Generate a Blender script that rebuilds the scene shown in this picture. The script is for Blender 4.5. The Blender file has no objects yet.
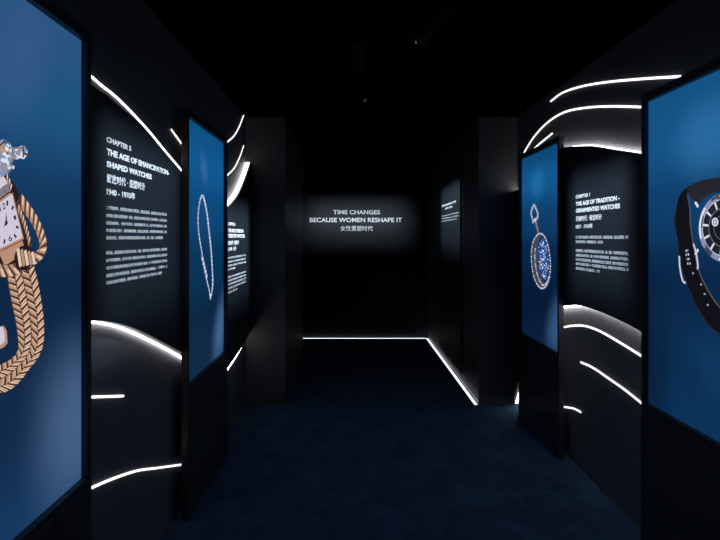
import bpy, bmesh, math, random
from mathutils import Vector

scene = bpy.context.scene
COL = scene.collection

# ---------------------------------------------------------------- camera, world, exposure
cam_data = bpy.data.cameras.new('camera')
cam_data.lens, cam_data.sensor_width = 24.0, 36.0
cam_data.shift_x, cam_data.shift_y = 8 / 720, -33 / 720
cam_data.clip_start, cam_data.clip_end = 0.02, 50
cam = bpy.data.objects.new('camera', cam_data)
cam.location = (0, 0, 1.6)
cam.rotation_euler = (math.pi / 2, 0, 0)
COL.objects.link(cam)
scene.camera = cam
world = bpy.data.worlds.new('world')
scene.world = world
world.use_nodes = True
world.node_tree.nodes['Background'].inputs[0].default_value = (0, 0, 0, 1)
world.node_tree.nodes['Background'].inputs[1].default_value = 0.0
scene.view_settings.view_transform = 'Standard'
scene.view_settings.look = 'None'
scene.view_settings.exposure = 0.0
scene.view_settings.gamma = 1.0
scene.view_settings.use_curve_mapping = False

SPOT_TINT = (0.78, 0.90, 1.0)       # the framing spots that pick out the wall texts
FILL_TINT = (0.48, 0.70, 1.0)       # added dim bluish fill over the hall, not one of its lamps
FILL_W = 34.0
LED_EDGE = 5.0                      # strips hidden behind the panel edges
LED_LINE = 1.7                      # slim lines on the bare wall
LED_FLOOR = 2.0

# ---------------------------------------------------------------- measured curves, metres (distance along the hall, height)
S_A = [(1.8161, 2.2281), (1.8734, 2.2214), (1.9337, 2.2123), (2.0348, 2.2032), (2.1603, 2.181), (2.3024, 2.1492), (2.4215, 2.1181), (2.5725, 2.0727), (2.8397, 1.997), (2.8971, 1.9803)]
S_B = [(2.6846, 2.2012), (2.8397, 2.1561), (2.9498, 2.1285)]
S_C = [(3.744, 2.3176), (3.9094, 2.3778), (4.1143, 2.4666), (4.2996, 2.5853), (4.4449, 2.7075), (4.4818, 2.7344)]
S_D = [(3.744, 2.0524), (3.9125, 2.107), (4.1353, 2.1996), (4.3302, 2.3253), (4.4818, 2.4543)]
S_O = [(1.8161, 0.9935), (1.8771, 0.9743), (2.1226, 0.8969)]
S_P = [(1.8298, 0.6356), (1.8814, 0.6213), (2.039, 0.575), (2.2607, 0.4993), (2.4922, 0.4006), (2.8413, 0.2521), (2.932, 0.2134)]
S_F = [(3.7154, 0.5241), (3.9063, 0.5274), (4.1247, 0.5516), (4.3535, 0.5887), (4.5276, 0.6426)]
S_G = [(3.7976, 2.6744), (3.5937, 2.6781), (3.3005, 2.6342), (2.9608, 2.5555), (2.5818, 2.4515), (2.2972, 2.3681)]
S_H = [(4.3829, 2.3725), (4.3576, 2.3853), (4.1725, 2.458), (3.9544, 2.5087), (3.7265, 2.5293), (3.4974, 2.5181), (3.2232, 2.4682), (2.9321, 2.3984), (2.6113, 2.3072), (2.5216, 2.2798)]
S_I = [(4.2261, 2.344), (4.0737, 2.3748), (3.7692, 2.4143)]
S_J = [(3.6901, 0.8966), (3.5734, 0.9278), (3.4076, 0.9703), (3.2328, 0.9999), (3.043, 1.0016), (2.8237, 0.9805), (2.623, 0.9552), (2.5557, 0.9451)]
S_K = [(3.2991, 0.7388), (3.1337, 0.7461), (2.9298, 0.732), (2.774, 0.7198), (2.634, 0.7012), (2.5643, 0.6918)]
S_L = [(3.6901, 0.2946), (3.5734, 0.3352), (3.4076, 0.3818), (3.2991, 0.3958)]
E_LT = [(1.6374, 2.1697), (1.6976, 2.1641), (1.776, 2.1572), (1.8755, 2.1552), (1.9878, 2.1404), (2.1843, 2.1142), (2.4406, 2.0434), (2.694, 1.9704), (2.8504, 1.9325), (3.0379, 1.8975)]
E_LB = [(1.6374, 1.3186), (1.7808, 1.2921), (1.9345, 1.2566), (2.1114, 1.2006), (2.3644, 1.0995), (2.6847, 0.9602), (2.8504, 0.8844), (3.0379, 0.7962)]
E_FT = [(3.1627, 1.6791), (3.446, 1.7364), (3.7209, 1.8271), (4.0223, 1.9352), (4.2402, 2.0576), (4.423, 2.187), (4.5674, 2.3041)]
E_FB = [(3.1627, 0.5458), (3.446, 0.559), (3.7239, 0.5837), (4.1229, 0.6294), (4.3977, 0.6746), (4.5674, 0.7056)]
E_RT = [(3.8705, 2.2531), (3.6576, 2.2629), (3.4669, 2.2479), (3.2657, 2.2191), (3.0736, 2.1827), (2.8353, 2.118), (2.5312, 2.0377), (2.4063, 2.0011), (2.2302, 1.9485)]
E_RB = [(3.8705, 0.9952), (3.6576, 1.0628), (3.4555, 1.1054), (3.2584, 1.137), (3.0303, 1.1436), (2.7553, 1.127), (2.5435, 1.1019), (2.4063, 1.0786), (2.2302, 1.0471)]
E_QT = [(3.8, 2.03), (4.0, 2.035), (4.2, 2.037), (4.4, 2.036), (4.6, 2.034)]
E_QB = [(4.5749, 0.0083), (4.4879, 0.1414), (4.3909, 0.2827), (4.3031, 0.3987), (4.1097, 0.6325), (3.8705, 0.8501)]
T_LN = {'chapter': (1.8809, 2.0875, 1.973, 1.9946), 't1': (1.8809, 2.5205, 1.9225, 1.9487), 't2': (1.8809, 2.3019, 1.8751, 1.8994), 'cn': (1.8809, 2.2275, 1.814, 1.8496), 'yr': (1.8809, 2.1279, 1.7677, 1.792), 'p1': [(1.8771, 2.4893, 1.7075, 1.7232), (1.8771, 2.4893, 1.6774, 1.6919), (1.8771, 2.4893, 1.6481, 1.6626), (1.8771, 2.4893, 1.6188, 1.6332), (1.8771, 2.4367, 1.5891, 1.6039)], 'p2': [(1.8771, 2.4933, 1.5296, 1.5441), (1.8771, 2.4933, 1.5007, 1.5147), (1.8771, 2.4933, 1.471, 1.485), (1.8771, 2.4933, 1.4404, 1.4553), (1.8771, 2.4239, 1.4123, 1.4268)]}
T_LF = {'chapter': (3.7269, 3.9467, 1.6908, 1.7165), 't1': (3.7269, 4.2559, 1.6373, 1.666), 't2': (3.7269, 4.2954, 1.5938, 1.6241), 'cn': (3.7269, 4.0828, 1.5363, 1.572), 'yr': (3.7269, 3.9773, 1.4913, 1.5185), 'p1': [(3.7239, 4.348, 1.4278, 1.4441), (3.7239, 4.348, 1.3967, 1.413), (3.7239, 4.348, 1.3665, 1.3828), (3.7239, 3.9568, 1.3378, 1.3541)], 'p2': [(3.7239, 4.348, 1.278, 1.2943), (3.7239, 4.348, 1.2493, 1.2656), (3.7239, 4.348, 1.2206, 1.2369), (3.7239, 4.348, 1.1896, 1.2059), (3.7239, 4.0153, 1.1578, 1.1733)]}
T_RN = {'chapter': (3.2657, 3.0736, 1.8599, 1.8837), 't1': (3.2657, 2.7326, 1.8096, 1.8381), 't2': (3.2657, 2.7275, 1.7633, 1.7919), 'cn': (3.2657, 2.9261, 1.7055, 1.7415), 'yr': (3.2657, 3.0391, 1.6585, 1.6837), 'p1': [(3.2657, 2.6456, 1.5884, 1.6088), (3.2657, 2.9144, 1.5578, 1.5775)], 'p2': [(3.2657, 2.6456, 1.4979, 1.5184), (3.2657, 2.6456, 1.4673, 1.4871), (3.2657, 2.6456, 1.4374, 1.4571), (3.2657, 2.6456, 1.4095, 1.4286), (3.2657, 2.9532, 1.3782, 1.3973)]}
T_RA = {'t1': (6.3273, 5.4824, 1.9941, 2.0179), 'cn': (6.1302, 5.6788, 1.9461, 1.9742), 'p1': [(6.3982, 5.3438, 1.8653, 1.8813), (6.3982, 5.3438, 1.8306, 1.8466), (6.3982, 5.4354, 1.7973, 1.8133)]}
T_BK = {'t1': (-0.2976, 0.4432, 1.9593, 2.0274), 't2': (-0.6696, 0.7915, 1.8343, 1.9055), 'cn': (-0.182, 0.3292, 1.695, 1.7789)}
W_STRAP_OUT = [(1.8887, 1.8381), (1.9657, 1.8437), (2.0434, 1.8452), (2.1213, 1.8342), (2.1821, 1.8114), (2.2155, 1.78), (2.2278, 1.7439), (2.2395, 1.684), (2.2374, 1.642), (2.2216, 1.5861), (2.2054, 1.4851), (2.1612, 1.3929), (2.0985, 1.2953), (2.0206, 1.2224), (1.9657, 1.2028), (1.8837, 1.1801)]
W_STRAP_IN = [(1.8887, 1.8007), (1.9657, 1.7884), (2.0319, 1.7841), (2.0967, 1.7966), (2.137, 1.8048), (2.1529, 1.7929), (2.1497, 1.7747), (2.137, 1.7291), (2.1338, 1.68), (2.1307, 1.6399), (2.1151, 1.5736), (2.0888, 1.4708), (2.0492, 1.4036), (2.0038, 1.3495), (1.9657, 1.3146), (1.8837, 1.2664)]
W_TOPFACE = [(1.8887, 1.8381), (1.9657, 1.8437), (2.0434, 1.8452), (2.1213, 1.8342), (2.1625, 1.8117), (2.137, 1.7825), (2.0967, 1.7398), (2.0609, 1.7632), (2.0093, 1.7842), (1.9445, 1.7924), (1.8887, 1.7869)]
W_DIAL = [(1.9445, 1.6385), (1.9445, 1.7782)]
W_MARK = [(1.9873, 1.6621)]
W_BUCK1 = [(2.2081, 1.5126), (2.2034, 1.4577), (2.1854, 1.402), (2.1657, 1.3924)]
W_BUCK2 = [(2.1163, 1.5691), (2.101, 1.5343), (2.0888, 1.4738), (2.0937, 1.4604)]
W_BUCK3 = [(2.2395, 1.6933), (2.2374, 1.6513)]
W_HOLES = [(2.1194, 1.4397), (2.0709, 1.3951), (2.0492, 1.3567), (2.0319, 1.3121)]
W_TXT = [(2.1561, 1.5416), (2.1516, 1.5238), (2.1465, 1.5039), (2.142, 1.484)]
W_LUG = [(2.1059, 1.7536), (2.0876, 1.7305)]
G_DIAL = [(1.2462, 1.6701), (1.3302, 1.7219), (1.3745, 1.5971), (1.2777, 1.5654)]
G_CASE = [(1.2326, 1.695), (1.3322, 1.7582), (1.3581, 1.7273), (1.4043, 1.5737), (1.3957, 1.5273), (1.296, 1.4947), (1.2565, 1.5346)]
G_LUG = [(1.2777, 1.5654), (1.3704, 1.5957), (1.3872, 1.5567), (1.3034, 1.5212)]
G_TOP = [(1.2393, 1.773), (1.2393, 1.8195), (1.267, 1.8508), (1.2997, 1.8654), (1.3224, 1.859), (1.3341, 1.8474), (1.3829, 1.8622), (1.3978, 1.8504), (1.3829, 1.829), (1.3381, 1.8202), (1.3302, 1.7857), (1.311, 1.7666), (1.267, 1.7557)]
G_STEM = [(1.26, 1.7549), (1.3034, 1.7684), (1.3186, 1.7511), (1.3302, 1.7219), (1.2496, 1.6703), (1.2393, 1.6955)]
G_ROPE = [(1.3561, 1.7102), (1.3872, 1.6838), (1.4219, 1.6504), (1.4492, 1.6121), (1.4632, 1.5726), (1.4423, 1.5444), (1.3957, 1.5273), (1.354, 1.5126), (1.311, 1.5071), (1.26, 1.5186), (1.2226, 1.5465), (1.2032, 1.585), (1.2032, 1.6226), (1.2194, 1.661), (1.2393, 1.6904)]
G_ROPE2 = [(1.348, 1.6899), (1.3704, 1.6542), (1.3914, 1.6087), (1.4043, 1.5707)]
G_KNOT = [(1.3745, 1.5399), (1.4043, 1.5093)]
G_BR_R = [(1.4264, 1.5138), (1.4446, 1.4646), (1.4618, 1.399), (1.4708, 1.3518), (1.4737, 1.3083), (1.468, 1.2667), (1.4446, 1.2358), (1.4087, 1.2155), (1.3745, 1.1934), (1.3341, 1.1775), (1.296, 1.1788), (1.2427, 1.1961), (1.1937, 1.227), (1.1571, 1.2746), (1.1368, 1.3442), (1.1284, 1.4401), (1.1368, 1.5408), (1.1601, 1.6411), (1.1968, 1.7297), (1.236, 1.7905)]
G_BR_L = [(1.3148, 1.4904), (1.3224, 1.454), (1.3361, 1.4024), (1.348, 1.3613), (1.354, 1.3264), (1.3581, 1.2916), (1.354, 1.2756), (1.3381, 1.2655), (1.3148, 1.2603), (1.2923, 1.2581), (1.267, 1.2595), (1.2393, 1.2669), (1.2064, 1.2884), (1.1843, 1.3212), (1.1691, 1.3784), (1.1631, 1.4522), (1.1721, 1.5487), (1.1906, 1.6322), (1.2194, 1.7016), (1.253, 1.7488)]
G_CLASP = [(1.2565, 1.3566), (1.2997, 1.3604), (1.3117, 1.3431), (1.3148, 1.3097), (1.2997, 1.3008), (1.2565, 1.299)]
N_LOOP = [(3.024, 1.8615), (2.9921, 1.8369), (2.9686, 1.7979), (2.9493, 1.7475), (2.9455, 1.6982), (2.955, 1.6369), (2.9744, 1.5876), (3.008, 1.5248), (3.0628, 1.4213), (3.1197, 1.3238), (3.1787, 1.2424), (3.2011, 1.1965), (3.2308, 1.2197), (3.2563, 1.2947), (3.24, 1.4043), (3.2239, 1.4858), (3.1989, 1.5667), (3.1632, 1.6593), (3.1283, 1.7499), (3.0899, 1.8092), (3.0566, 1.8483)]
N_THICK = [(3.024, 1.474), (3.0525, 1.4347), (3.0857, 1.3879), (3.1132, 1.347)]
O_OVAL = [(3.8293, 1.4085)]
O_OUT = [(3.8436, 1.64), (3.9313, 1.6164), (4.0053, 1.5583), (4.0411, 1.4737), (4.0344, 1.3815), (3.9965, 1.2836), (3.9207, 1.212), (3.8273, 1.1814), (3.7383, 1.1989), (3.6719, 1.2558), (3.635, 1.3501), (3.6423, 1.4482), (3.6906, 1.5539), (3.7577, 1.6157)]
O_IN = [(3.8112, 1.6079), (3.8786, 1.5515), (3.8932, 1.4621), (3.8745, 1.3659), (3.8172, 1.2819), (3.748, 1.2447), (3.6869, 1.2889), (3.6607, 1.3712), (3.6682, 1.4548), (3.7095, 1.5459), (3.7616, 1.5961)]
O_BAIL = [(3.9701, 1.8729), (4.0276, 1.8391), (4.0479, 1.794), (4.0187, 1.7549), (4.0031, 1.7168), (3.9528, 1.7318), (3.8911, 1.75), (3.8828, 1.7941), (3.9185, 1.8327)]
O_LINK = [(3.9485, 1.7481), (3.9101, 1.6896), (3.8828, 1.6404)]

# ---------------------------------------------------------------- helpers
def s2l(c):
    return tuple((v / 255 / 12.92) if v / 255 <= 0.04045 else ((v / 255 + 0.055) / 1.055) ** 2.4 for v in c)

def new_mat(name):
    m = bpy.data.materials.new(name)
    m.use_nodes = True
    return m, m.node_tree, m.node_tree.nodes['Principled BSDF']

def paint(name, rgb, rough=0.6, spec=0.3, metal=0.0, noise=0.12, scale=30.0, bump=0.0):
    m, nt, b = new_mat(name)
    b.inputs['Roughness'].default_value = rough
    b.inputs['Specular IOR Level'].default_value = spec
    b.inputs['Metallic'].default_value = metal
    tc = nt.nodes.new('ShaderNodeTexCoord')
    no = nt.nodes.new('ShaderNodeTexNoise')
    no.inputs['Scale'].default_value = scale
    no.inputs['Detail'].default_value = 4
    nt.links.new(tc.outputs['Object'], no.inputs['Vector'])
    r = nt.nodes.new('ShaderNodeValToRGB')
    r.color_ramp.elements[0].position, r.color_ramp.elements[1].position = 0.3, 0.7
    r.color_ramp.elements[0].color = tuple(v * (1 - noise) for v in rgb) + (1,)
    r.color_ramp.elements[1].color = tuple(v * (1 + noise) for v in rgb) + (1,)
    nt.links.new(no.outputs['Fac'], r.inputs['Fac'])
    nt.links.new(r.outputs['Color'], b.inputs['Base Color'])
    if bump:
        bp = nt.nodes.new('ShaderNodeBump')
        bp.inputs['Strength'].default_value = bump
        bp.inputs['Distance'].default_value = 0.002
        nt.links.new(no.outputs['Fac'], bp.inputs['Height'])
        nt.links.new(bp.outputs['Normal'], b.inputs['Normal'])
    return m

def glow(name, rgb, strength):
    m, nt, b = new_mat(name)
    b.inputs['Base Color'].default_value = (0.6, 0.6, 0.6, 1)
    b.inputs['Emission Color'].default_value = tuple(rgb) + (1,)
    b.inputs['Emission Strength'].default_value = strength
    return m

def ink(name, srgb, k=0.92):
    """backlit print colour on a light box film"""
    m, nt, b = new_mat(name)
    c = s2l(srgb)
    b.inputs['Base Color'].default_value = (0.01, 0.01, 0.01, 1)
    b.inputs['Roughness'].default_value = 0.5
    b.inputs['Specular IOR Level'].default_value = 0.1
    b.inputs['Emission Color'].default_value = c + (1,)
    b.inputs['Emission Strength'].default_value = k
    return m

def film(name, stops, spots):
    """backlit photographic backdrop: vertical blend of blues with soft pale patches"""
    m, nt, b = new_mat(name)
    N, Lk = nt.nodes.new, nt.links.new
    uv = N('ShaderNodeUVMap')
    sep = N('ShaderNodeSeparateXYZ')
    Lk(uv.outputs['UV'], sep.inputs['Vector'])
    r = N('ShaderNodeValToRGB')
    r.color_ramp.interpolation = 'EASE'
    els = r.color_ramp.elements
    for i, (p, c) in enumerate(stops):
        e = els[i] if i < 2 else els.new(p)
        e.position, e.color = p, s2l(c) + (1,)
    Lk(sep.outputs['Y'], r.inputs['Fac'])
    cur = r.outputs['Color']
    for (u, v, ru, rv, rot, c, k) in spots:
        mp = N('ShaderNodeMapping')
        mp.vector_type = 'TEXTURE'
        mp.inputs['Location'].default_value = (u, v, 0)
        mp.inputs['Rotation'].default_value = (0, 0, rot)
        mp.inputs['Scale'].default_value = (ru, rv, 1)
        Lk(uv.outputs['UV'], mp.inputs['Vector'])
        ln = N('ShaderNodeVectorMath')
        ln.operation = 'LENGTH'
        Lk(mp.outputs['Vector'], ln.inputs[0])
        mr = N('ShaderNodeMapRange')
        mr.interpolation_type = 'SMOOTHERSTEP'
        mr.inputs['From Min'].default_value, mr.inputs['From Max'].default_value = 0.0, 1.0
        mr.inputs['To Min'].default_value, mr.inputs['To Max'].default_value = k, 0.0
        Lk(ln.outputs['Value'], mr.inputs['Value'])
        mx = N('ShaderNodeMix')
        mx.data_type = 'RGBA'
        Lk(mr.outputs['Result'], mx.inputs[0])
        Lk(cur, mx.inputs[6])
        mx.inputs[7].default_value = s2l(c) + (1,)
        cur = mx.outputs[2]
    b.inputs['Base Color'].default_value = (0.01, 0.012, 0.015, 1)
    b.inputs['Roughness'].default_value = 0.35
    b.inputs['Specular IOR Level'].default_value = 0.2
    Lk(cur, b.inputs['Emission Color'])
    b.inputs['Emission Strength'].default_value = 0.6
    return m

def link(name, bm, mats, parent=None, smooth=False):
    bmesh.ops.recalc_face_normals(bm, faces=bm.faces)
    me = bpy.data.meshes.new(name)
    bm.to_mesh(me)
    bm.free()
    for m in (mats if isinstance(mats, (list, tuple)) else [mats]):
        me.materials.append(m)
    if smooth:
        for p in me.polygons:
            p.use_smooth = True
    o = bpy.data.objects.new(name, me)
    COL.objects.link(o)
    if parent is not None:
        o.parent = parent
        o.matrix_parent_inverse = parent.matrix_world.inverted()
    return o

def empty(name, loc, label, cat, group=None):
    o = bpy.data.objects.new(name, None)
    o.empty_display_size = 0.05
    o.location = loc
    COL.objects.link(o)
    bpy.context.view_layer.update()
    return tag(o, label, cat, group)

def tag(o, label, cat, group=None):
    o['label'], o['category'] = label, cat
    if group:
        o['group'] = group
    return o

def structure(o):
    o['kind'] = 'structure'
    return o

def box(bm, x0, x1, y0, y1, z0, z1, bev=0.0):
    r = bmesh.ops.create_cube(bm, size=1)
    for v in r['verts']:
        v.co = Vector(((x0 + x1) / 2 + v.co.x * (x1 - x0), (y0 + y1) / 2 + v.co.y * (y1 - y0), (z0 + z1) / 2 + v.co.z * (z1 - z0)))
    if bev:
        es = list({e for v in r['verts'] for e in v.link_edges})
        bmesh.ops.bevel(bm, geom=es, offset=bev, segments=2, affect='EDGES', profile=0.5)

def one_box(name, mats, parent, *a, bev=0.0):
    bm = bmesh.new()
    box(bm, *a, bev=bev)
    return link(name, bm, mats, parent)

def smooth_curve(pts, n=10, closed=False):
    P = [Vector(p) for p in pts]
    m = len(P)
    out = []
    for i in range(m if closed else m - 1):
        if closed:
            a, b, c, d = P[i - 1], P[i], P[(i + 1) % m], P[(i + 2) % m]
        else:
            b, c = P[i], P[i + 1]
            a = P[i - 1] if i > 0 else b * 2 - c
            d = P[i + 2] if i + 2 < m else c * 2 - b
        for k in range(n):
            t = k / n
            out.append(0.5 * ((2 * b) + (c - a) * t + (2 * a - 5 * b + 4 * c - d) * t * t + (3 * b - a - 3 * c + d) * t ** 3))
    if not closed:
        out.append(P[-1])
    return out

def even(pts, n):
    """n points evenly spaced along a polyline"""
    L = [0.0]
    for a, b in zip(pts, pts[1:]):
        L.append(L[-1] + (b - a).length)
    out, j = [], 0
    for i in range(n):
        s = L[-1] * i / (n - 1)
        while j < len(L) - 2 and L[j + 1] < s:
            j += 1
        d = L[j + 1] - L[j]
        out.append(pts[j].lerp(pts[j + 1], (s - L[j]) / d if d > 1e-9 else 0))
    return out

def normals2(c, closed=False):
    out = []
    for i in range(len(c)):
        a = c[i - 1] if (i > 0 or closed) else c[i]
        b = c[(i + 1) % len(c)] if (i < len(c) - 1 or closed) else c[i]
        t = (b - a).normalized()
        out.append(Vector((-t.y, t.x)))
    return out

def sweep(rings):
    bm = bmesh.new()
    vs = [[bm.verts.new(p) for p in r] for r in rings]
    k = len(rings[0])
    for a, b in zip(vs, vs[1:]):
        for i in range(k):
            bm.faces.new((a[i], a[(i + 1) % k], b[(i + 1) % k], b[i]))
    bm.faces.new(vs[0])
    bm.faces.new(list(reversed(vs[-1])))
    return bm

def wall_strip(X, inward, pts, w, mat, label, group=None, t=None):
    """slim half-round light line lying on the wall plane x = X"""
    t = t or w * 0.5
    c = even(smooth_curve(pts), 60)
    nn = normals2(c)
    rings = []
    for p, n in zip(c, nn):
        r = []
        for (a, h) in ((-0.5, 0.0), (-0.5, 0.45), (-0.28, 0.9), (0, 1.0), (0.28, 0.9), (0.5, 0.45), (0.5, 0.0)):
            q = p + n * (a * w)
            r.append((X + inward * (h * t + 0.002), q.x, q.y))
        rings.append(r)
    return tag(link('light_strip', sweep(rings), mat), label, 'light strip', group)

def edge_strip(X0, X1, pts, up, th, mat, label, group=None, y0=None, y1=None, off=0.0025):
    """light band filling the gap between wall (X1) and the panel face (X0) along the panel's edge"""
    c = smooth_curve(pts)
    if y0 is not None:
        c = [p for p in c if y0 <= p.x <= y1]
    c = even(c, 60)
    nn = normals2(c)
    sgn = 1 if (nn[0].y > 0) == up else -1
    rings = []
    for p, n in zip(c, nn):
        a, b = p + n * sgn * off, p + n * sgn * (th + off)
        rings.append([(X0, a.x, a.y), (X1, a.x, a.y), (X1, b.x, b.y), (X0, b.x, b.y)])
    return tag(link('light_strip', sweep(rings), mat), label, 'light strip', group)

def at_y(c, y):
    for a, b in zip(c, c[1:]):
        if (a.x - y) * (b.x - y) <= 0 and abs(b.x - a.x) > 1e-9:
            return a.y + (b.y - a.y) * (y - a.x) / (b.x - a.x)
    return c[0].y if abs(c[0].x - y) < abs(c[-1].x - y) else c[-1].y

def curved_panel(Xf, Xb, top, bottom, y0, y1, mat, parent, n=70):
    T, B = smooth_curve(top), smooth_curve(bottom)
    bm = bmesh.new()
    rows = []
    for i in range(n + 1):
        y = y0 + (y1 - y0) * i / n
        zt, zb = at_y(T, y), at_y(B, y)
        rows.append([bm.verts.new(p) for p in ((Xf, y, zb), (Xf, y, zt), (Xb, y, zt), (Xb, y, zb))])
    for a, b in zip(rows, rows[1:]):
        for i in range(4):
            bm.faces.new((a[i], a[(i + 1) % 4], b[(i + 1) % 4], b[i]))
    bm.faces.new(rows[0])
    bm.faces.new(list(reversed(rows[-1])))
    return link('board', bm, mat, parent)

# text: every line is fitted to its own rectangle on the wall
def line_mesh(body, bold):
    c = bpy.data.curves.new('line', 'FONT')
    c.body = body
    c.resolution_u = 3
    c.offset = bold
    c.extrude = 0.02
    o = bpy.data.objects.new('line', c)
    COL.objects.link(o)
    bpy.context.view_layer.update()
    me = bpy.data.meshes.new_from_object(o.evaluated_get(bpy.context.evaluated_depsgraph_get()))
    bpy.data.objects.remove(o)
    bpy.data.curves.remove(c)
    return me

def letters(name, lines, plane, mat, parent, bold=0.02, depth=0.0015):
    """lines = [(string, (a0, a1, z0, z1))]; plane maps (a, z, out) to the world"""
    bm = bmesh.new()
    for body, (a0, a1, z0, z1) in lines:
        me = line_mesh(body, bold)
        xs = [v.co.x for v in me.vertices]
        ys = [v.co.y for v in me.vertices]
        lx, hx, ly, hy = min(xs), max(xs), min(ys), max(ys)
        for v in me.vertices:
            u, w = (v.co.x - lx) / (hx - lx), (v.co.y - ly) / (hy - ly)
            v.co = plane(a0 + (a1 - a0) * u, z0 + (z1 - z0) * w, depth * (1.05 if v.co.z > 0 else 0.15))
        bm.from_mesh(me)
        bpy.data.meshes.remove(me)
    return link(name, bm, mat, parent)

def side_plane(X, inward):
    return lambda a, z, out: Vector((X + inward * out, a, z))

def back_plane(Y):
    return lambda a, z, out: Vector((a, Y - out, z))

# ---------------------------------------------------------------- materials
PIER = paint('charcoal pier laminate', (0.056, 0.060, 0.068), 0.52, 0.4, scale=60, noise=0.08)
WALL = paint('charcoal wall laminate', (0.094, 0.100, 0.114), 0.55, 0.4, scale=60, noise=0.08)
BLACKWALL = paint('black wall paint', (0.0100, 0.0122, 0.0180), 0.55, 0.3, scale=50, noise=0.08)
PANEL = paint('midnight board', (0.0092, 0.0140, 0.0215), 0.5, 0.4, scale=80, noise=0.06)
CEIL = paint('black ceiling', (0.004, 0.004, 0.005), 0.9, 0.1)
CASING = paint('black lacquered casing', (0.024, 0.027, 0.034), 0.4, 0.45, scale=90, noise=0.06)
BLACKMETAL = paint('black metal', (0.015, 0.015, 0.017), 0.4, 0.4, metal=0.3)
LENS = paint('dark lens glass', (0.05, 0.055, 0.06), 0.1, 0.6)
LETTER = paint('white lettering', (0.86, 0.87, 0.90), 0.6, 0.2, noise=0.02)
SMALL = paint('pale grey lettering', (0.60, 0.63, 0.68), 0.6, 0.2, noise=0.02)
LED_E = glow('warm white diffuser', (1.0, 0.975, 0.94), LED_EDGE)
LED_M = glow('medium white diffuser', (1.0, 0.98, 0.95), 7.5)
LED_B = glow('brightest white diffuser', (1.0, 0.98, 0.95), 22.0)
LED_S = glow('strong white diffuser', (1.0, 0.98, 0.95), 13.0)
LED_L = glow('white line diffuser', (1.0, 0.98, 0.95), LED_LINE)
LED_F = glow('cool floor diffuser', (0.93, 0.96, 1.0), LED_FLOOR)

def carpet():
    m, nt, b = new_mat('navy cut pile carpet')
    N, Lk = nt.nodes.new, nt.links.new
    tc = N('ShaderNodeTexCoord')
    big, fine = N('ShaderNodeTexNoise'), N('ShaderNodeTexNoise')
    big.inputs['Scale'].default_value, big.inputs['Detail'].default_value, big.inputs['Roughness'].default_value = 4.2, 8, 0.70
    big.inputs['Distortion'].default_value = 0.8
    fine.inputs['Scale'].default_value, fine.inputs['Detail'].default_value = 260, 3
    for n in (big, fine):
        Lk(tc.outputs['Object'], n.inputs['Vector'])
    r = N('ShaderNodeValToRGB')
    r.color_ramp.elements[0].position, r.color_ramp.elements[1].position = 0.36, 0.68
    r.color_ramp.elements[0].color = (0.0095, 0.024, 0.054, 1)
    r.color_ramp.elements[1].color = (0.036, 0.074, 0.132, 1)
    Lk(big.outputs['Fac'], r.inputs['Fac'])
    mx = N('ShaderNodeMix')
    mx.data_type, mx.blend_type = 'RGBA', 'MULTIPLY'
    mx.inputs[0].default_value = 0.6
    Lk(r.outputs['Color'], mx.inputs[6])
    Lk(fine.outputs['Color'], mx.inputs[7])
    Lk(mx.outputs[2], b.inputs['Base Color'])
    bp = N('ShaderNodeBump')
    bp.inputs['Strength'].default_value, bp.inputs['Distance'].default_value = 0.7, 0.006
    Lk(fine.outputs['Fac'], bp.inputs['Height'])
    Lk(bp.outputs['Normal'], b.inputs['Normal'])
    b.inputs['Roughness'].default_value = 0.95
    b.inputs['Specular IOR Level'].default_value = 0.05
    b.inputs['Sheen Weight'].default_value = 0.25
    b.inputs['Sheen Tint'].default_value = (0.2, 0.4, 0.7, 1)
    return m
CARPET = carpet()

# ---------------------------------------------------------------- the room
WL, PL, SL, FL = -1.014, -0.962, -0.945, -0.922     # left: wall, board face, screen, casing front
WR, PR, SR, FR = 1.576, 1.524, 1.507, 1.484         # right
TOP, CZ = 2.746, 4.2
YP, YB = 4.575, 7.6                                 # face of the piers, back wall
Y0 = -1.2
structure(one_box('floor', CARPET, None, -2.2, 2.4, Y0 - 0.1, YB + 0.1, -0.1, 0.0))
structure(one_box('ceiling', CEIL, None, -2.2, 2.4, Y0 - 0.1, YB + 0.1, CZ, CZ + 0.1))
structure(one_box('wall_left', WALL, None, WL - 0.12, WL, Y0, YP, 0, TOP))
structure(one_box('wall_right', WALL, None, WR, WR + 0.12, Y0, YP, 0, TOP))
structure(one_box('wall_front', BLACKWALL, None, -2.2, 2.4, Y0 - 0.1, Y0, 0, CZ))
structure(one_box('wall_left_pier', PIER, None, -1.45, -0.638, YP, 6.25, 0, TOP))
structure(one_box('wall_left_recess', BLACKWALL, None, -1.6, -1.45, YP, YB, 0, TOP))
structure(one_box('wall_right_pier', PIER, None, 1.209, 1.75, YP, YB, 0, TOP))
structure(one_box('wall_back', BLACKWALL, None, -1.6, 1.75, YB, YB + 0.1, 0, TOP + 0.03))

# light lines let into the floor of the recess
def floor_strip(x0, x1, y0, y1, label):
    return tag(one_box('light_strip', LED_F, None, x0, x1, y0, y1, 0.0002, 0.0009), label, 'light strip')
floor_strip(-1.44, 1.165, YB - 0.035, YB - 0.005, 'white light line along the foot of the back wall')
floor_strip(1.170, 1.196, YP + 0.005, YB - 0.036, 'white floor light line running from the back wall toward the right pier')
ALU = paint('brushed grey metal', (0.45, 0.46, 0.48), 0.4, 0.5, metal=0.6)
structure(one_box('thin_bar_1', ALU, None, 1.2035, 1.2085, YP + 0.01, YB - 0.04, 0.020, 0.030))  # thin grey bar just above the floor line, along the recess wall

# ---------------------------------------------------------------- light boxes with watch pictures
def flat(bm, pts, X, mi):
    f = bm.faces.new([bm.verts.new((X, p[0], p[1])) for p in pts])
    f.material_index = mi
    return f

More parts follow.
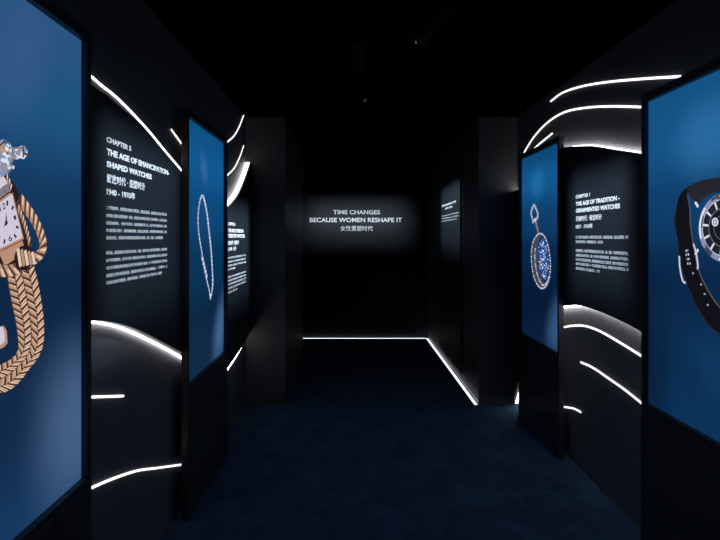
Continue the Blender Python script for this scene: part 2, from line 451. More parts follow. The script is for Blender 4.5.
def ribbon_poly(bm, A, B, X, mi):
    va = [bm.verts.new((X, p[0], p[1])) for p in A]
    vb = [bm.verts.new((X, p[0], p[1])) for p in B]
    for i in range(len(A) - 1):
        m = mi(i) if callable(mi) else mi
        bm.faces.new((va[i], va[i + 1], vb[i + 1], vb[i])).material_index = m

def disc(bm, c, r, X, mi, n=28, ry=None, a0=0.0):
    flat(bm, [(c[0] + r * math.cos(a0 + 2 * math.pi * i / n), c[1] + (ry or r) * math.sin(a0 + 2 * math.pi * i / n)) for i in range(n)], X, mi)

def ring(bm, c, r0, r1, X, mi, n=72):
    P = lambda r: [(c[0] + r * math.cos(2 * math.pi * i / n), c[1] + r * math.sin(2 * math.pi * i / n)) for i in range(n + 1)]
    ribbon_poly(bm, P(r0), P(r1), X, mi)

def light_box(Xf, Xs, Xw, y0, y1, zt, zb, film_mat, label):
    """casing front Xf, screen Xs, back Xw; opening height zb..zt; the plinth reaches the floor"""
    inward = 1 if Xf < 0 else -1
    w, wt = 0.025, 0.040
    t = empty('light_box', ((Xf + Xw) / 2, (y0 + y1) / 2, 0), label, 'light box', 'picture light boxes along the hall')
    lo, hi = min(Xf, Xw), max(Xf, Xw)
    one_box('plinth', CASING, t, lo, hi, y0, y1, 0.0, zb - w, bev=0.002)
    bm = bmesh.new()
    box(bm, lo, hi, y0, y0 + w, zb - w + 0.0005, zt + wt, 0.002)
    box(bm, lo, hi, y1 - w, y1, zb - w + 0.0005, zt + wt, 0.002)
    box(bm, lo, hi, y0 + w, y1 - w, zt, zt + wt, 0.002)
    box(bm, lo, hi, y0 + w, y1 - w, zb - w + 0.0005, zb, 0.002)
    link('frame', bm, CASING, t)
    bm = bmesh.new()
    a, b = (y0 + w + 0.001, y1 - w - 0.001), (zb + 0.001, zt - 0.001)
    back = Xs - inward * 0.012
    box(bm, min(Xs, back), max(Xs, back), a[0], a[1], b[0], b[1])
    uv = bm.loops.layers.uv.new('UVMap')
    for f in bm.faces:
        for l in f.loops:
            l[uv].uv = ((l.vert.co.y - a[0]) / (a[1] - a[0]), (l.vert.co.z - b[0]) / (b[1] - b[0]))
    link('screen', bm, film_mat, t)
    back = (Xw + inward * 0.001, Xw + inward * 0.004)
    one_box('back_panel', CASING, t, min(back), max(back), y0 + w, y1 - w, zb, zt)
    return t

ZT, ZB = 1.6 + 0.686, 1.6 - 0.843
# u runs away from the camera (0 = near end, 1 = far end), v upward
film_a = film('blue backdrop behind the gold watch',
    [(0.0, (30, 72, 120)), (1.0, (56, 108, 162)), (0.22, (22, 54, 92)), (0.45, (18, 50, 88)), (0.62, (25, 72, 120)), (0.82, (40, 106, 160))],
    [(0.96, 0.14, 0.42, 0.30, 0.0, (98, 134, 182), 0.75), (0.62, 0.88, 0.3, 0.16, 0.5, (82, 116, 176), 0.5)])
film_b = film('blue backdrop behind the necklace',
    [(0.0, (22, 54, 86)), (1.0, (20, 104, 165)), (0.2, (15, 50, 84)), (0.45, (11, 68, 112)), (0.65, (12, 88, 150)), (0.85, (24, 112, 182))],
    [(0.42, 0.84, 0.17, 0.09, -0.35, (78, 136, 204), 0.6), (0.93, 0.13, 0.45, 0.22, 0.35, (92, 134, 190), 0.8)])
film_c = film('blue backdrop behind the pendant',
    [(0.0, (14, 40, 78)), (1.0, (18, 92, 150)), (0.2, (10, 34, 68)), (0.45, (12, 48, 90)), (0.65, (16, 78, 134)), (0.85, (24, 112, 178))],
    [(0.55, 0.84, 0.3, 0.14, 0.0, (44, 146, 218), 0.6), (0.05, 0.13, 0.45, 0.22, -0.35, (70, 120, 176), 0.8)])
film_d = film('blue backdrop behind the black watch',
    [(0.0, (16, 64, 112)), (1.0, (28, 104, 166)), (0.2, (14, 58, 102)), (0.42, (13, 50, 92)), (0.65, (20, 80, 136)), (0.85, (28, 106, 170))],
    [(0.5, 0.83, 0.42, 0.18, 0.0, (64, 148, 214), 0.6), (0.97, 0.1, 0.3, 0.5, 0.0, (11, 34, 64), 0.7), (0.35, 0.18, 0.45, 0.16, 0.2, (22, 84, 138), 0.5)])

box_a = light_box(FL, SL, PL + 0.002, 0.829, 1.701, ZT, ZB, film_a, 'nearest left light box showing a gold bracelet watch on blue')
box_b = light_box(FL, SL, PL + 0.002, 2.698, 3.555, ZT, ZB, film_b, 'light box on the left wall showing a looped diamond necklace')
box_c = light_box(FR, SR, PR - 0.002, 3.446, 4.28, ZT, ZB, film_c, 'light box on the right wall showing an oval blue enamel pendant')
box_d = light_box(FR, SR, PR - 0.002, 1.597, 2.465, ZT, ZB, film_d, 'nearest right light box showing a round watch on a black strap')

GOLD_L, GOLD_M, GOLD_D = ink('pale rose gold print', (236, 208, 184)), ink('rose gold print', (190, 148, 122)), ink('dark gold print', (84, 56, 46))
SHADE = ink('gold shadow print', (38, 27, 30))
SILV_L, SILV_M, SILV_D = ink('bright silver print', (226, 234, 248)), ink('mid silver print', (138, 150, 180)), ink('dark silver print', (70, 72, 92))
FACE_W, FACE_L = ink('lilac white dial print', (214, 208, 226)), ink('dial marking print', (52, 48, 70))
STRAP, STRAP2, STRAP3 = ink('black leather print', (17, 17, 23)), ink('grey leather print', (38, 38, 47)), ink('leather edge print', (84, 84, 96))
DIAL_D, DIAL_R = ink('black dial print', (24, 25, 32)), ink('dark grey dial print', (36, 38, 47))
ENAMEL, ENAMEL_D = ink('blue enamel print', (24, 78, 158)), ink('deep blue print', (8, 18, 40))

def picture(name, parent):
    p = bpy.data.objects.new(name, None)
    p.empty_display_size = 0.05
    COL.objects.link(p)
    p.parent = parent                                   # sits at the box's own origin
    bpy.context.view_layer.update()
    return p

# --- gold bracelet watch
pic = picture('watch_picture', box_a)
e = 0.0004
def sl(k):
    return SL + e * k

bm = bmesh.new()                                        # woven bracelet
A = even(smooth_curve(G_BR_L, 8), 46)
B = even(smooth_curve(G_BR_R, 8), 46)
def woven(A, B):
    ribbon_poly(bm, A, B, sl(1), 2)
    cols = 4
    for i in range(len(A) - 1):
        for c in range(cols):
            f0, f1 = c / cols + 0.012, (c + 1) / cols - 0.012
            d = 0.7 if c % 2 == 0 else -0.7
            def pt(t, f):
                t = max(0, min(len(A) - 1.001, t))
                k = int(t)
                a, b = A[k].lerp(A[k + 1], t - k), B[k].lerp(B[k + 1], t - k)
                return a.lerp(b, f)
            base = i + (0.28 if d < 0 else 0.0)
            flat(bm, [pt(base, f0), pt(base + d, f1), pt(base + d + 0.42, f1), pt(base + 0.42, f0)], sl(2), 1)
            flat(bm, [pt(base + 0.42, f0), pt(base + d + 0.42, f1), pt(base + d + 0.64, f1), pt(base + 0.64, f0)], sl(2), 0 if c % 2 else 1)
            flat(bm, [pt(base + 0.06, f0 + 0.02), pt(base + d + 0.06, f1 - 0.02), pt(base + d + 0.2, f1 - 0.02), pt(base + 0.2, f0 + 0.02)], sl(3), 0)
woven(A, B)
link('woven_bracelet', bm, [GOLD_L, GOLD_M, GOLD_D, SHADE], pic)

bm = bmesh.new()                                        # clasp
flat(bm, G_CLASP, sl(4), 1)
flat(bm, [Vector(G_CLASP[0]).lerp(Vector(p), 0.82) for p in G_CLASP], sl(5), 0)
link('clasp', bm, [FACE_W, GOLD_M], pic)

bm = bmesh.new()                                        # case, lug, dial
flat(bm, G_CASE, sl(4), 2)
flat(bm, G_STEM, sl(4), 4)
flat(bm, G_LUG, sl(5), 1)
q = [Vector(p) for p in G_DIAL]
cen = sum(q, Vector((0, 0))) / 4
flat(bm, [cen + (p - cen) * 1.13 for p in q], sl(5), 3)
flat(bm, [cen + (p - cen) * 1.06 for p in q], sl(6), 1)
flat(bm, [cen + (p - cen) * 0.97 for p in q], sl(7), 4)
def dq(u, v):       # dial coordinates 0..1
    return q[0].lerp(q[1], u).lerp(q[3].lerp(q[2], u), v)
for k in (1, 2, 3, 4, 5, 7, 8, 9, 10, 11):
    a = 2 * math.pi * k / 12
    ca, sa = math.sin(a), -math.cos(a)
    m = 0.46 / max(abs(ca), abs(sa))
    p0, p1 = dq(0.5 + ca * m * 0.72, 0.5 + sa * m * 0.72), dq(0.5 + ca * m * 0.92, 0.5 + sa * m * 0.92)
    n = Vector((-(p1 - p0).y, (p1 - p0).x)).normalized() * (0.0035 if k % 3 else 0.006)
    flat(bm, [p0 + n, p1 + n, p1 - n, p0 - n], sl(8), 5)
for (u, v, w) in ((0.60, 0.26, 0.0035), (0.36, 0.56, 0.0045)):
    p0, p1 = dq(0.5, 0.5), dq(u, v)
    n = Vector((-(p1 - p0).y, (p1 - p0).x)).normalized() * w
    flat(bm, [p0 + n, p1, p0 - n], sl(9), 5)
disc(bm, dq(0.5, 0.5), 0.006, sl(9), 5, 14)
for body, u0, u1, v0, v1 in (('12', 0.38, 0.62, 0.06, 0.20), ('6', 0.44, 0.58, 0.80, 0.94)):
    me = line_mesh(body, 0.01)
    xs, ys = [v.co.x for v in me.vertices], [v.co.y for v in me.vertices]
    zt_ = max(v.co.z for v in me.vertices)
    for f in me.polygons:
        if all(abs(me.vertices[i].co.z - zt_) < 1e-5 for i in f.vertices):
            flat(bm, [dq(u0 + (u1 - u0) * (me.vertices[i].co.x - min(xs)) / (max(xs) - min(xs)),
                         v1 - (v1 - v0) * (me.vertices[i].co.y - min(ys)) / (max(ys) - min(ys))) for i in f.vertices], sl(9), 5)
link('watch_case', bm, [GOLD_L, GOLD_M, SHADE, GOLD_D, FACE_W, FACE_L], pic)

def rope(bm, pts, w, n, k, pal):
    c = even(smooth_curve(pts, 8), n * 3 + 1)
    nn = normals2(c)
    ribbon_poly(bm, [p + m * w * 0.55 for p, m in zip(c, nn)], [p - m * w * 0.55 for p, m in zip(c, nn)], sl(k), pal[2])
    for i in range(0, len(c) - 5, 3):
        T, Bt = c[i:i + 3], c[i + 3:i + 6]
        N0, N1 = nn[i:i + 3], nn[i + 3:i + 6]
        a, b = T[0] + N0[0] * w * 0.5, T[2] + N0[2] * w * 0.5
        d, g = Bt[2] - N1[2] * w * 0.5, Bt[0] - N1[0] * w * 0.5
        flat(bm, [a, b, d, g], sl(k + 1), pal[1])
        flat(bm, [a.lerp(b, 0.2), b.lerp(a, 0.35), b.lerp(a, 0.35).lerp(d.lerp(g, 0.35), 0.62), a.lerp(b, 0.2).lerp(g.lerp(d, 0.2), 0.62)], sl(k + 2), pal[0])
bm = bmesh.new()                                        # twisted rope loop with its knot
rope(bm, G_ROPE, 0.033, 24, 10, (0, 1, 2, 3))
rope(bm, G_ROPE2, 0.014, 8, 10, (0, 1, 2, 3))
c0 = Vector(G_KNOT[0])
flat(bm, [c0 + Vector((0.040 * math.cos(t), 0.036 * math.sin(t))) for t in [2 * math.pi * i / 20 for i in range(20)]], sl(15), 3)
for i in range(5):
    a = c0 + Vector((-0.032 + 0.015 * i, 0.026 - 0.003 * i))
    b = a + Vector((0.012, -0.052 + 0.004 * i))
    flat(bm, [a, a + Vector((0.011, 0.004)), b + Vector((0.011, 0.004)), b], sl(16), 1 if i % 2 else 0)
link('rope_loop', bm, [GOLD_L, GOLD_M, GOLD_D, SHADE], pic)

bm = bmesh.new()                                        # jewelled bow at the top
flat(bm, G_TOP, sl(5), 1)
g = [Vector(p) for p in G_TOP]
gc = sum(g, Vector((0, 0))) / len(g)
rnd = random.Random(7)
for i in range(90):                                     # small pave-set stones
    k = rnd.randrange(len(g))
    p = gc.lerp(g[k].lerp(g[(k + 1) % len(g)], rnd.random()), math.sqrt(rnd.random()) * 0.93)
    disc(bm, p, rnd.uniform(0.006, 0.012), sl(6 + i % 3), (0, 0, 1, 0, 2, 4)[i % 6], 5, rnd.uniform(0.004, 0.008), i)
for t0, t1 in ((0.15, 0.35), (0.45, 0.62), (0.72, 0.9)):  # lines of the folded ribbon
    o = [gc.lerp(g[int(len(g) * t) % len(g)], 0.95) for t in (t0, (t0 + t1) / 2, t1)]
    ribbon_poly(bm, [gc.lerp(p, 0.96) for p in o], [gc.lerp(p, 0.86) for p in o], sl(10), 2)
rope(bm, [G_STEM[1], G_STEM[2], G_STEM[3]], 0.012, 4, 8, (0, 4, 3, 3))
link('jewelled_bow', bm, [SILV_L, SILV_M, SILV_D, SHADE, GOLD_M], pic)

# --- diamond necklace
pic = picture('necklace_picture', box_b)
bm = bmesh.new()
c = even(smooth_curve(N_LOOP, 10, closed=True), 171)
for i, p in enumerate(c[:-1]):
    s = (1.0 + 0.25 * math.sin(i * 1.7)) * (1.3 if i > 92 else 0.9)
    disc(bm, p, 0.0125 * s, sl(1), 1, 8, 0.0095 * s, i)
    disc(bm, p + Vector((0.001, 0.001)), 0.008 * s, sl(2), 0 if i % 3 else 2, 7, 0.0062 * s, i * 0.8)
for i, p in enumerate(even(smooth_curve(N_THICK), 10)):
    disc(bm, p, 0.020, sl(3), 0 if i % 2 else 1, 8, 0.014)
p = Vector(N_LOOP[11])
flat(bm, [p + Vector((0.004, 0.03)), p + Vector((0.016, 0.012)), p + Vector((0, -0.02)), p + Vector((-0.014, 0.006))], sl(3), 0)
link('diamond_chain', bm, [SILV_L, SILV_M, ink('lilac diamond print', (150, 146, 205))], pic)

# --- enamel pendant
def sr(k):
    return SR - e * k
pic = picture('pendant_picture', box_c)
OUT, INN = even(smooth_curve(O_OUT, 8, True), 61), even(smooth_curve(O_IN, 8, True), 61)
bm = bmesh.new()
flat(bm, OUT[:-1], sr(1), 2)
flat(bm, INN[:-1], sr(2), 3)
oc = sum(OUT[:-1], Vector((0, 0))) / 60
ic = sum(INN[:-1], Vector((0, 0))) / 60
for i in range(0, 60):
    disc(bm, oc + (OUT[i] - oc) * 0.95, 0.0135, sr(3), (0, 1, 0, 4)[i % 4], 6, 0.0075, i)
for i in range(10, 38):
    disc(bm, OUT[i].lerp(INN[i], 0.6), 0.0125, sr(3), (1, 0, 0, 4)[i % 4], 6, 0.007, i)
link('gem_border', bm, [SILV_L, SILV_M, SILV_D, ENAMEL_D, ink('pinkish silver print', (196, 182, 190))], pic)
bm = bmesh.new()
flat(bm, [ic + (p - ic) * 0.93 for p in INN[:-1]], sr(3), 0)
rnd = random.Random(4)
for i in range(120):                                     # scrolling diamond sprays over the enamel
    a, r = rnd.uniform(0, 6.283), math.sqrt(rnd.random()) * 0.86
    k = int(a / 6.283 * 60) % 60
    p = ic + (INN[k] - ic) * r
    disc(bm, p, rnd.uniform(0.005, 0.012), sr(4), rnd.choice((1, 1, 2, 3)), 5, rnd.uniform(0.004, 0.008), a)
for i in range(9):
    p = ic + Vector((0.014 * math.sin(i * 1.4), 0.13 - i * 0.033))
    flat(bm, [p + Vector((0.014 * math.cos(t + i), 0.012 * math.sin(t + i))) for t in (0, 1.2, 2.3, 3.6, 4.9)], sr(5), 2 if i % 2 else 1)
link('enamel_face', bm, [ENAMEL, SILV_L, SILV_M, ENAMEL_D], pic)
bm = bmesh.new()
Q = even(smooth_curve(O_BAIL, 8, True), 31)
qc = sum(Q[:-1], Vector((0, 0))) / 30
ribbon_poly(bm, [qc + (p - qc) * 1.08 for p in Q], [qc + (p - qc) * 0.62 for p in Q], sr(1), 1)
for i in range(0, 30):
    disc(bm, qc + (Q[i] - qc) * 0.88, 0.0085, sr(2), 0 if i % 2 else 1, 6, 0.007, i)
a, b, c_ = [Vector(p) for p in O_LINK]
flat(bm, [a + Vector((0.022, 0)), b + Vector((0.020, 0)), c_ + Vector((0.016, -0.004)), c_ - Vector((0.018, 0.004)), b - Vector((0.014, 0)), a - Vector((0.022, -0.004))], sr(3), 2)
flat(bm, [a + Vector((0.018, -0.016)), a + Vector((0.012, 0.006)), a + Vector((-0.018, 0.004)), a + Vector((-0.016, -0.022))], sr(4), 0)
link('bail', bm, [SILV_L, SILV_M, ink('warm metal print', (150, 118, 104))], pic)

# --- black strap watch
pic = picture('watch_picture', box_d)
dc = Vector(W_DIAL[0])
R = W_DIAL[1][1] - dc.y
half = lambda pts: [Vector(p) for p in pts if p[0] > dc.x + 0.002]
def closed_loop(pts):
    h = even(smooth_curve(half(pts), 8), 60)
    return h + [Vector((2 * dc.x - p.x, p.y)) for p in reversed(h)]
LO, LI = closed_loop(W_STRAP_OUT), closed_loop(W_STRAP_IN)
LO.append(LO[0]); LI.append(LI[0])
bm = bmesh.new()
ribbon_poly(bm, LO, LI, sr(1), 0)
ribbon_poly(bm, LI, [p.lerp(o, 0.07) for p, o in zip(LI, LO)], sr(2), 2)
ribbon_poly(bm, LO, [p.lerp(o, 0.035) for p, o in zip(LO, LI)], sr(2), 1)
tf = half(W_TOPFACE)
flat(bm, tf + [Vector((2 * dc.x - p.x, p.y)) for p in reversed(tf)], sr(3), 1)
for p in W_HOLES:
    disc(bm, p, 0.0065, sr(3), 3, 10, 0.005)
link('leather_strap', bm, [STRAP, STRAP2, STRAP3, SILV_M], pic)
bm = bmesh.new()
def wire(bm, pts, w, k, mi):
    c = even(smooth_curve(pts, 6), 14)
    nn = normals2(c)
    ribbon_poly(bm, [p + n * w / 2 for p, n in zip(c, nn)], [p - n * w / 2 for p, n in zip(c, nn)], sr(k), mi)
wire(bm, W_BUCK1, 0.013, 4, 1); wire(bm, W_BUCK1, 0.006, 5, 0)
wire(bm, W_BUCK2, 0.012, 4, 1); wire(bm, W_BUCK2, 0.005, 5, 0)
for i, p in enumerate(W_TXT):
    for j in range(3):
        o = Vector(p) + Vector((0.008 - 0.008 * j, 0.001 * j))
        flat(bm, [o, o + Vector((0.005, 0.002)), o + Vector((0.005, -0.009)), o + Vector((0.001, -0.009))], sr(4), 0 if (i + j) % 2 else 1)
link('buckle', bm, [SILV_L, SILV_M], pic)
bm = bmesh.new()
wire(bm, W_BUCK3, 0.018, 4, 0)
link('strap_keeper', bm, STRAP2, pic)
bm = bmesh.new()
shine = lambda i: (0, 0, 1, 2, 1, 0, 0, 1, 1, 2, 1, 0)[(i // 4) % 12]
for (a, b) in W_LUG, [(2 * dc.x - p[0], p[1]) for p in W_LUG], [(2 * dc.x - p[0], 2 * dc.y - p[1]) for p in W_LUG], [(p[0], 2 * dc.y - p[1]) for p in W_LUG]:
    a, b = Vector(a), Vector(b)
    n = Vector((-(b - a).y, (b - a).x)).normalized() * 0.006
    flat(bm, [a + n, b + n, b - n, a - n], sr(4), 0)
flat(bm, [dc + Vector(v) for v in ((-R * 0.95, 0.018), (-R * 1.14, 0.018), (-R * 1.14, -0.018), (-R * 0.95, -0.018))], sr(4), 1)
ring(bm, dc, R * 1.0, R * 0.80, sr(5), lambda i: 1 if (i // 5) % 3 else 2)
ring(bm, dc, R * 0.985, R * 0.90, sr(6), shine)
ring(bm, dc, R * 0.835, R * 0.815, sr(6), 0)
link('bezel', bm, [SILV_L, SILV_M, SILV_D], pic)
bm = bmesh.new()
disc(bm, dc, R * 0.815, sr(7), 0, 72)
ring(bm, dc, R * 0.80, R * 0.56, sr(8), 1)
ring(bm, dc, R * 0.565, R * 0.55, sr(9), 4)
ring(bm, dc, R * 0.36, R * 0.35, sr(9), 4)
for k in range(12):
    a = 2 * math.pi * k / 12 + 0.12
    d, n = Vector((math.cos(a), math.sin(a))), Vector((-math.sin(a), math.cos(a)))
    p0, p1 = dc + d * R * 0.58, dc + d * R * 0.80
    flat(bm, [p0 + n * 0.0042, p1 + n * 0.0050, p1 - n * 0.0050, p0 - n * 0.0042], sr(9), 3)
mk = Vector(W_MARK[0])
disc(bm, mk, 0.018, sr(10), 3, 24)
disc(bm, mk, 0.012, sr(11), 4, 24)
disc(bm, mk, 0.005, sr(12), 3, 14)
wire(bm, [dc, dc + Vector((-0.03, 0.06))], 0.006, 10, 3)
wire(bm, [dc, dc + Vector((-0.06, -0.05))], 0.005, 10, 3)
disc(bm, dc, 0.009, sr(12), 4, 16)
link('dial', bm, [DIAL_D, DIAL_R, STRAP, SILV_L, SILV_M], pic)

# ---------------------------------------------------------------- chapter boards
def board(Xf, Xb, top, bottom, y0, y1, label, gap=0.0):
    inward = 1 if Xf < 0 else -1
    t = empty('text_panel', ((Xf + Xb) / 2, (y0 + y1) / 2, min(p[1] for p in bottom)), label, 'text panel')
    curved_panel(Xf, Xb + inward * 0.0015, top, bottom, y0, y1, PANEL, t)
    return t

def taller(b):
    d = (b[3] - b[2]) * 0.14
    return (b[0], b[1], b[2] - d, b[3] + d)

def chapter(t, plane, tab, words, p1, p2):
    letters('chapter_line', [(words[0], tab['chapter'])], plane, LETTER, t, 0.02)
    for w_, k_ in ((words[1], 't1'), (words[2], 't2')):
        letters('title_line', [(w_, tab[k_])], plane, LETTER, t, 0.034)
    letters('chinese_title', [(words[3], tab['cn'])], plane, LETTER, t, 0.012)
    letters('dates', [(words[4], taller(tab['yr']))], plane, LETTER, t, 0.014)
    letters('paragraph', list(zip(p1, tab['p1'])), plane, SMALL, t, 0.012)
    letters('paragraph', list(zip(p2, tab['p2'])), plane, SMALL, t, 0.012)

TXT = ('二十世纪中叶，女性的社会角色不断改变，她们走出家庭，走向职场与更为广阔的天地。腕表随之成为日常装束的一部分，'
       '简洁而灵动的线条取代了繁复的装饰，表壳的形状也愈发自由多样。一枚小巧的时计，既是精确的计时工具，亦是个性与品味的表达。'
       '制表师与珠宝匠人携手，以黄金编织表链，以钻石点缀表圈，将时间化作腕间的流光。时尚潮流的更迭，令设计师不断探索崭新的比例与材质，'
       '方形、椭圆、不对称的轮廓相继登场，展现出独立自信的女性风采。自此，时间不再只是被等待的刻度，而是由她们亲手书写的篇章，'
       '在岁月中留下优雅而坚定的印记。博物馆珍藏的作品见证了这段历程，也让今日的观者得以重新认识时计背后的故事与情感。'
       '每一件作品都凝聚着工匠的心血，讲述着关于美与时间的对话，映照着时代的变迁与女性力量的成长。')
def cut(start, sizes):
    out = []
    for n in sizes:
        while TXT[start % len(TXT)] in '，。、':
            start += 1
        line = ''.join(TXT[(start + i) % len(TXT)] for i in range(n))
        out.append(line)
        start += n
    return out

tp = board(PL, WL, E_LT, E_LB, 1.5, 3.098, 'near left curved chapter board, between the gold watch and necklace light boxes')
chapter(tp, side_plane(PL, 1), T_LN, ('CHAPTER 5', 'THE AGE OF EMANCIPATION-', 'SHAPED WATCHES', '解放时代 · 造型时计', '1940 - 1970年'),
        cut(0, (38, 38, 38, 38, 35)), cut(189, (38, 38, 38, 38, 34)))
tp = board(PL, WL, E_FT, E_FB, 3.1, YP - 0.003, 'far left chapter board, between the necklace light box and the left pier')
chapter(tp, side_plane(PL, 1), T_LF, ('CHAPTER 6', 'THE AGE OF FREEDOM-', 'CREATIVE WATCHES', '自由时代 · 创意时计', '1970年 - 至今'),
        cut(60, (32, 32, 32, 15)), cut(200, (32, 32, 32, 32, 16)))
tp = board(PR, WR, E_RT, E_RB, 2.1, 3.85, 'near right curved chapter board, between the pendant and black watch light boxes')
chapter(tp, side_plane(PR, -1), T_RN, ('CHAPTER 1', 'THE AGE OF TRADITION -', 'ORNAMENTED WATCHES', '传统时代 · 珠宝时计', '1837 - 1910年'),
        cut(100, (42, 21)), cut(150, (42, 42, 42, 42, 19)))
board(PR, WR, E_QT, E_QB, 3.852, YP - 0.003, 'far right board mostly hidden behind the pendant light box, at the right pier')

# introduction board in the recess
tp = empty('text_panel', (1.198, 5.9, 0.1), 'slim introduction board on the right wall of the recess', 'text panel')
one_box('board', PANEL, tp, 1.189, 1.2075, 5.265, 6.55, 0.105, 2.45, bev=0.002)
pl = side_plane(1.189, -1)
letters('title', [('FOUR CHAPTERS OF TIME', T_RA['t1'])], pl, LETTER, tp, 0.025)
letters('chinese_title', [('时间·四章', T_RA['cn'])], pl, LETTER, tp, 0.01)
letters('paragraph', list(zip(cut(30, (34, 34, 31)), T_RA['p1'])), pl, SMALL, tp, 0.01)

# lettering on the back wall
wl = empty('wall_lettering', (0.05, YB, 1.6), 'white title lettering, two English lines over one Chinese line, on the back wall', 'lettering')
bpn = back_plane(YB)
for w_, k_ in (('TIME CHANGES', 't1'), ('BECAUSE WOMEN RESHAPE IT', 't2')):
    letters('title_line', [(w_, T_BK[k_])], bpn, LETTER, wl, 0.018)
letters('chinese_title', [('女性重塑时代', T_BK['cn'])], bpn, LETTER, wl, 0.006)

# ---------------------------------------------------------------- light lines of the side walls
W = 0.0098
G1, G2 = 'slim light lines on the left wall', 'slim light lines on the right wall'
wall_strip(WL, 1, S_A, W * 0.85, LED_E, 'light line sweeping down above the near left chapter board', G1)
wall_strip(WL, 1, S_B, W, LED_L, 'short slanting light line tucked left of the necklace light box', G1)
wall_strip(WL, 1, S_C, W, LED_L, 'upper of two rising light curves right of the necklace light box', G1)
wall_strip(WL, 1, S_D, W, LED_L, 'lower of two rising light curves right of the necklace light box', G1)
wall_strip(WL, 1, S_O, W, LED_L, 'short straight light line low beside the gold watch light box', G1)
wall_strip(WL, 1, S_P, W, LED_L, 'lowest light line, bending across the left wall near the floor', G1)
wall_strip(WL, 1, S_F, W, LED_S, 'light curve under the far left chapter board', G1)
edge_strip(PL - 0.040, WL + 0.002, E_LB, False, 0.004, LED_S, 'light band curving along the bottom edge of the near left board', G1, 1.55, 2.9)
edge_strip(PL - 0.014, WL + 0.002, E_FT, True, 0.005, LED_E, 'thick bright crescent of light on top of the far left board', G1, 3.4, YP - 0.004)
wall_strip(WR, -1, S_G, W * 1.25, LED_L, 'topmost long light curve above the black watch light box', G2)
wall_strip(WR, -1, S_H, W * 1.25, LED_L, 'long light curve bending down to the top of the pendant light box', G2)
wall_strip(WR, -1, S_I, W * 1.2, LED_L, 'short slanting light line just above the pendant light box', G2)
wall_strip(WR, -1, S_J, W * 1.2, LED_L, 'upper light curve below the near right chapter board', G2)
wall_strip(WR, -1, S_K, W * 1.2, LED_L, 'middle slanting light curve below the near right chapter board', G2)
wall_strip(WR, -1, S_L, W * 1.1, LED_L, 'short lowest light curve beside the plinth of the pendant light box', G2)
edge_strip(PR + 0.030, WR - 0.002, E_RT, True, 0.0014, LED_S, 'light band along the top edge of the near right board', G2, 2.2, 3.8, 0.0016)
edge_strip(PR + 0.030, WR - 0.002, E_RB, False, 0.0030, LED_B, 'light band tucked under the bottom edge of the near right board', G2, 2.2, 3.8)
edge_strip(PR + 0.028, WR - 0.002, E_QT, True, 0.004, LED_S, 'light band on top of the far right board beside the pier', G2, 3.9, YP - 0.004)
edge_strip(PR + 0.030, WR - 0.002, E_QB, False, 0.004, LED_S, 'sliver of light at the floor between pendant light box and right pier', G2, 3.9, YP - 0.004)

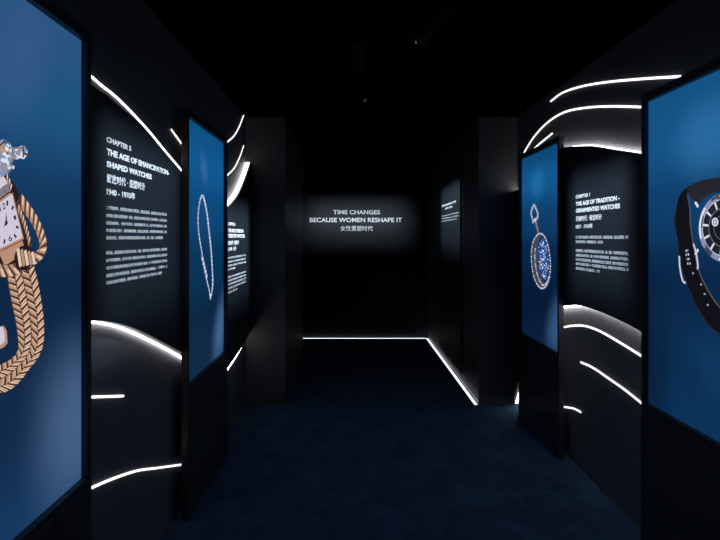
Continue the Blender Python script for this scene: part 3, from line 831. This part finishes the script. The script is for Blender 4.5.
# ---------------------------------------------------------------- framing spotlights above
def spotlight(loc, corners, power, label, radius=0.0045):
    """spotlight whose shutters crop the beam to the wall area given by four corner points"""
    loc = Vector(loc)
    P = [Vector(c) for c in corners]
    t = empty('spotlight', loc, label, 'spotlight', 'framing spotlights under the ceiling')
    d = sum(((p - loc).normalized() for p in P), Vector()).normalized()
    rot = d.to_track_quat('-Z', 'Y')
    inv = rot.inverted()
    def place(b, name, mat):
        for v in b.verts:
            v.co = rot @ v.co + loc
        return link(name, b, mat, t)
    def cyl(name, r, z0, z1, mat):
        b = bmesh.new()
        bmesh.ops.create_cone(b, cap_ends=True, segments=28, radius1=r, radius2=r, depth=abs(z1 - z0))
        for v in b.verts:
            v.co.z += (z0 + z1) / 2
        return place(b, name, mat)
    cyl('body', 0.075, 0.03, 0.28, BLACKMETAL)
    cyl('lens', 0.03, 0.006, 0.0295, LENS)
    b = bmesh.new()                                     # barrel around the lamp, open at the front
    n = 32
    rings = [[b.verts.new((r * math.cos(6.28318531 * i / n), r * math.sin(6.28318531 * i / n), z)) for i in range(n)]
             for r, z in ((0.075, 0.0295), (0.075, -0.099), (0.07, -0.099), (0.07, 0.0295))]
    for k in range(4):
        A, B = rings[k], rings[(k + 1) % 4]
        for i in range(n):
            b.faces.new((A[i], A[(i + 1) % n], B[(i + 1) % n], B[i]))
    place(b, 'barrel', BLACKMETAL)
    D = 0.10
    b = bmesh.new()                                     # shutter plate with a four-sided opening
    hole = []
    for p in P:
        q = inv @ (p - loc)
        hole.append(Vector((q.x * D / -q.z, q.y * D / -q.z)))
    hole.sort(key=lambda h: math.atan2(h.y, h.x))
    outer = [Vector((0.074 * math.cos(a), 0.074 * math.sin(a))) for a in (math.atan2(h.y, h.x) for h in hole)]
    pts = []
    for k in range(4):                                  # rim points between the spokes
        a0 = math.atan2(hole[k].y, hole[k].x)
        a1 = math.atan2(hole[(k + 1) % 4].y, hole[(k + 1) % 4].x)
        if a1 <= a0:
            a1 += 2 * math.pi
        pts.append([(0.074 * math.cos(a0 + (a1 - a0) * j / 8), 0.074 * math.sin(a0 + (a1 - a0) * j / 8)) for j in range(9)])
    for z in (-D, -D - 0.0015):
        for k in range(4):
            b.faces.new([b.verts.new((hole[k].x, hole[k].y, z))] + [b.verts.new((x, y, z)) for x, y in pts[k]]
                        + [b.verts.new((hole[(k + 1) % 4].x, hole[(k + 1) % 4].y, z))])
    place(b, 'shutter', BLACKMETAL)
    b = bmesh.new()
    mid = loc + rot @ Vector((0, 0, 0.16))
    box(b, mid.x - 0.012, mid.x + 0.012, mid.y - 0.012, mid.y + 0.012, mid.z + 0.06, CZ - 0.002)
    link('stem', b, BLACKMETAL, t)
    ld = bpy.data.lights.new('spot_beam', 'SPOT')
    ld.energy, ld.color = power, SPOT_TINT
    ld.spot_size, ld.spot_blend = math.radians(64), 0.15
    ld.shadow_soft_size = radius
    lo = bpy.data.objects.new('spot_beam', ld)
    COL.objects.link(lo)
    lo.rotation_euler = rot.to_euler()
    lo.parent = t

def wall_rect(X, y0, y1, z0, z1):
    return [(X, y0, z0), (X, y1, z0), (X, y1, z1), (X, y0, z1)]

spotlight((0.75, 2.05, 3.30), wall_rect(PL, 1.84, 2.66, 1.24, 2.03), 370, 'black framing spotlight aimed at the near left chapter board')
spotlight((0.60, 4.00, 3.30), wall_rect(PL, 3.65, 4.48, 1.08, 1.84), 620, 'black framing spotlight aimed at the far left chapter board')
spotlight((-0.20, 3.00, 3.30), wall_rect(PR, 2.64, 3.34, 1.24, 1.99), 400, 'black framing spotlight aimed at the near right chapter board')
spotlight((0.05, 4.70, 3.32), [(-0.74, YB, 1.60), (0.88, YB, 1.60), (0.88, YB, 2.05), (-0.74, YB, 2.05)], 560, 'black framing spotlight aimed at the back wall title', 0.008)
spotlight((0.10, 5.75, 3.32), wall_rect(1.189, 5.28, 6.40, 1.45, 2.20), 300, 'black framing spotlight aimed at the recess introduction board', 0.004)

# added fill lamps out of view, lifting the tone of walls and carpet
def fill_light(loc, power, deg, label):
    loc = Vector(loc)
    t = empty('fill_light', loc, label, 'fill_light', 'added fill lights above the hall')
    b = bmesh.new()
    n = 28
    rings = [[b.verts.new((r * math.cos(6.28318531 * i / n), r * math.sin(6.28318531 * i / n), z)) for i in range(n)]
             for r, z in ((0.06, 0.10), (0.06, -0.02), (0.052, -0.02), (0.052, 0.07))]
    for A, B in zip(rings, rings[1:]):
        for i in range(n):
            b.faces.new((A[i], A[(i + 1) % n], B[(i + 1) % n], B[i]))
    b.faces.new(rings[0])
    b.faces.new(rings[3])
    for v in b.verts:
        v.co = v.co + loc
    link('housing', b, BLACKMETAL, t)
    b = bmesh.new()
    box(b, loc.x - 0.01, loc.x + 0.01, loc.y - 0.01, loc.y + 0.01, loc.z + 0.1, CZ - 0.002)
    link('stem', b, BLACKMETAL, t)
    ld = bpy.data.lights.new('fill_beam', 'SPOT')
    ld.energy, ld.color = power, FILL_TINT
    ld.spot_size, ld.spot_blend, ld.shadow_soft_size = math.radians(deg), 1.0, 0.03
    lo = bpy.data.objects.new('fill_beam', ld)
    COL.objects.link(lo)
    lo.parent = t

fill_light((0.28, 0.95, 4.0), FILL_W, 100, 'added dim fill light over the near end of the hall')
fill_light((0.28, 2.55, 4.0), FILL_W * 1.15, 86, 'added dim fill light over the middle of the hall')
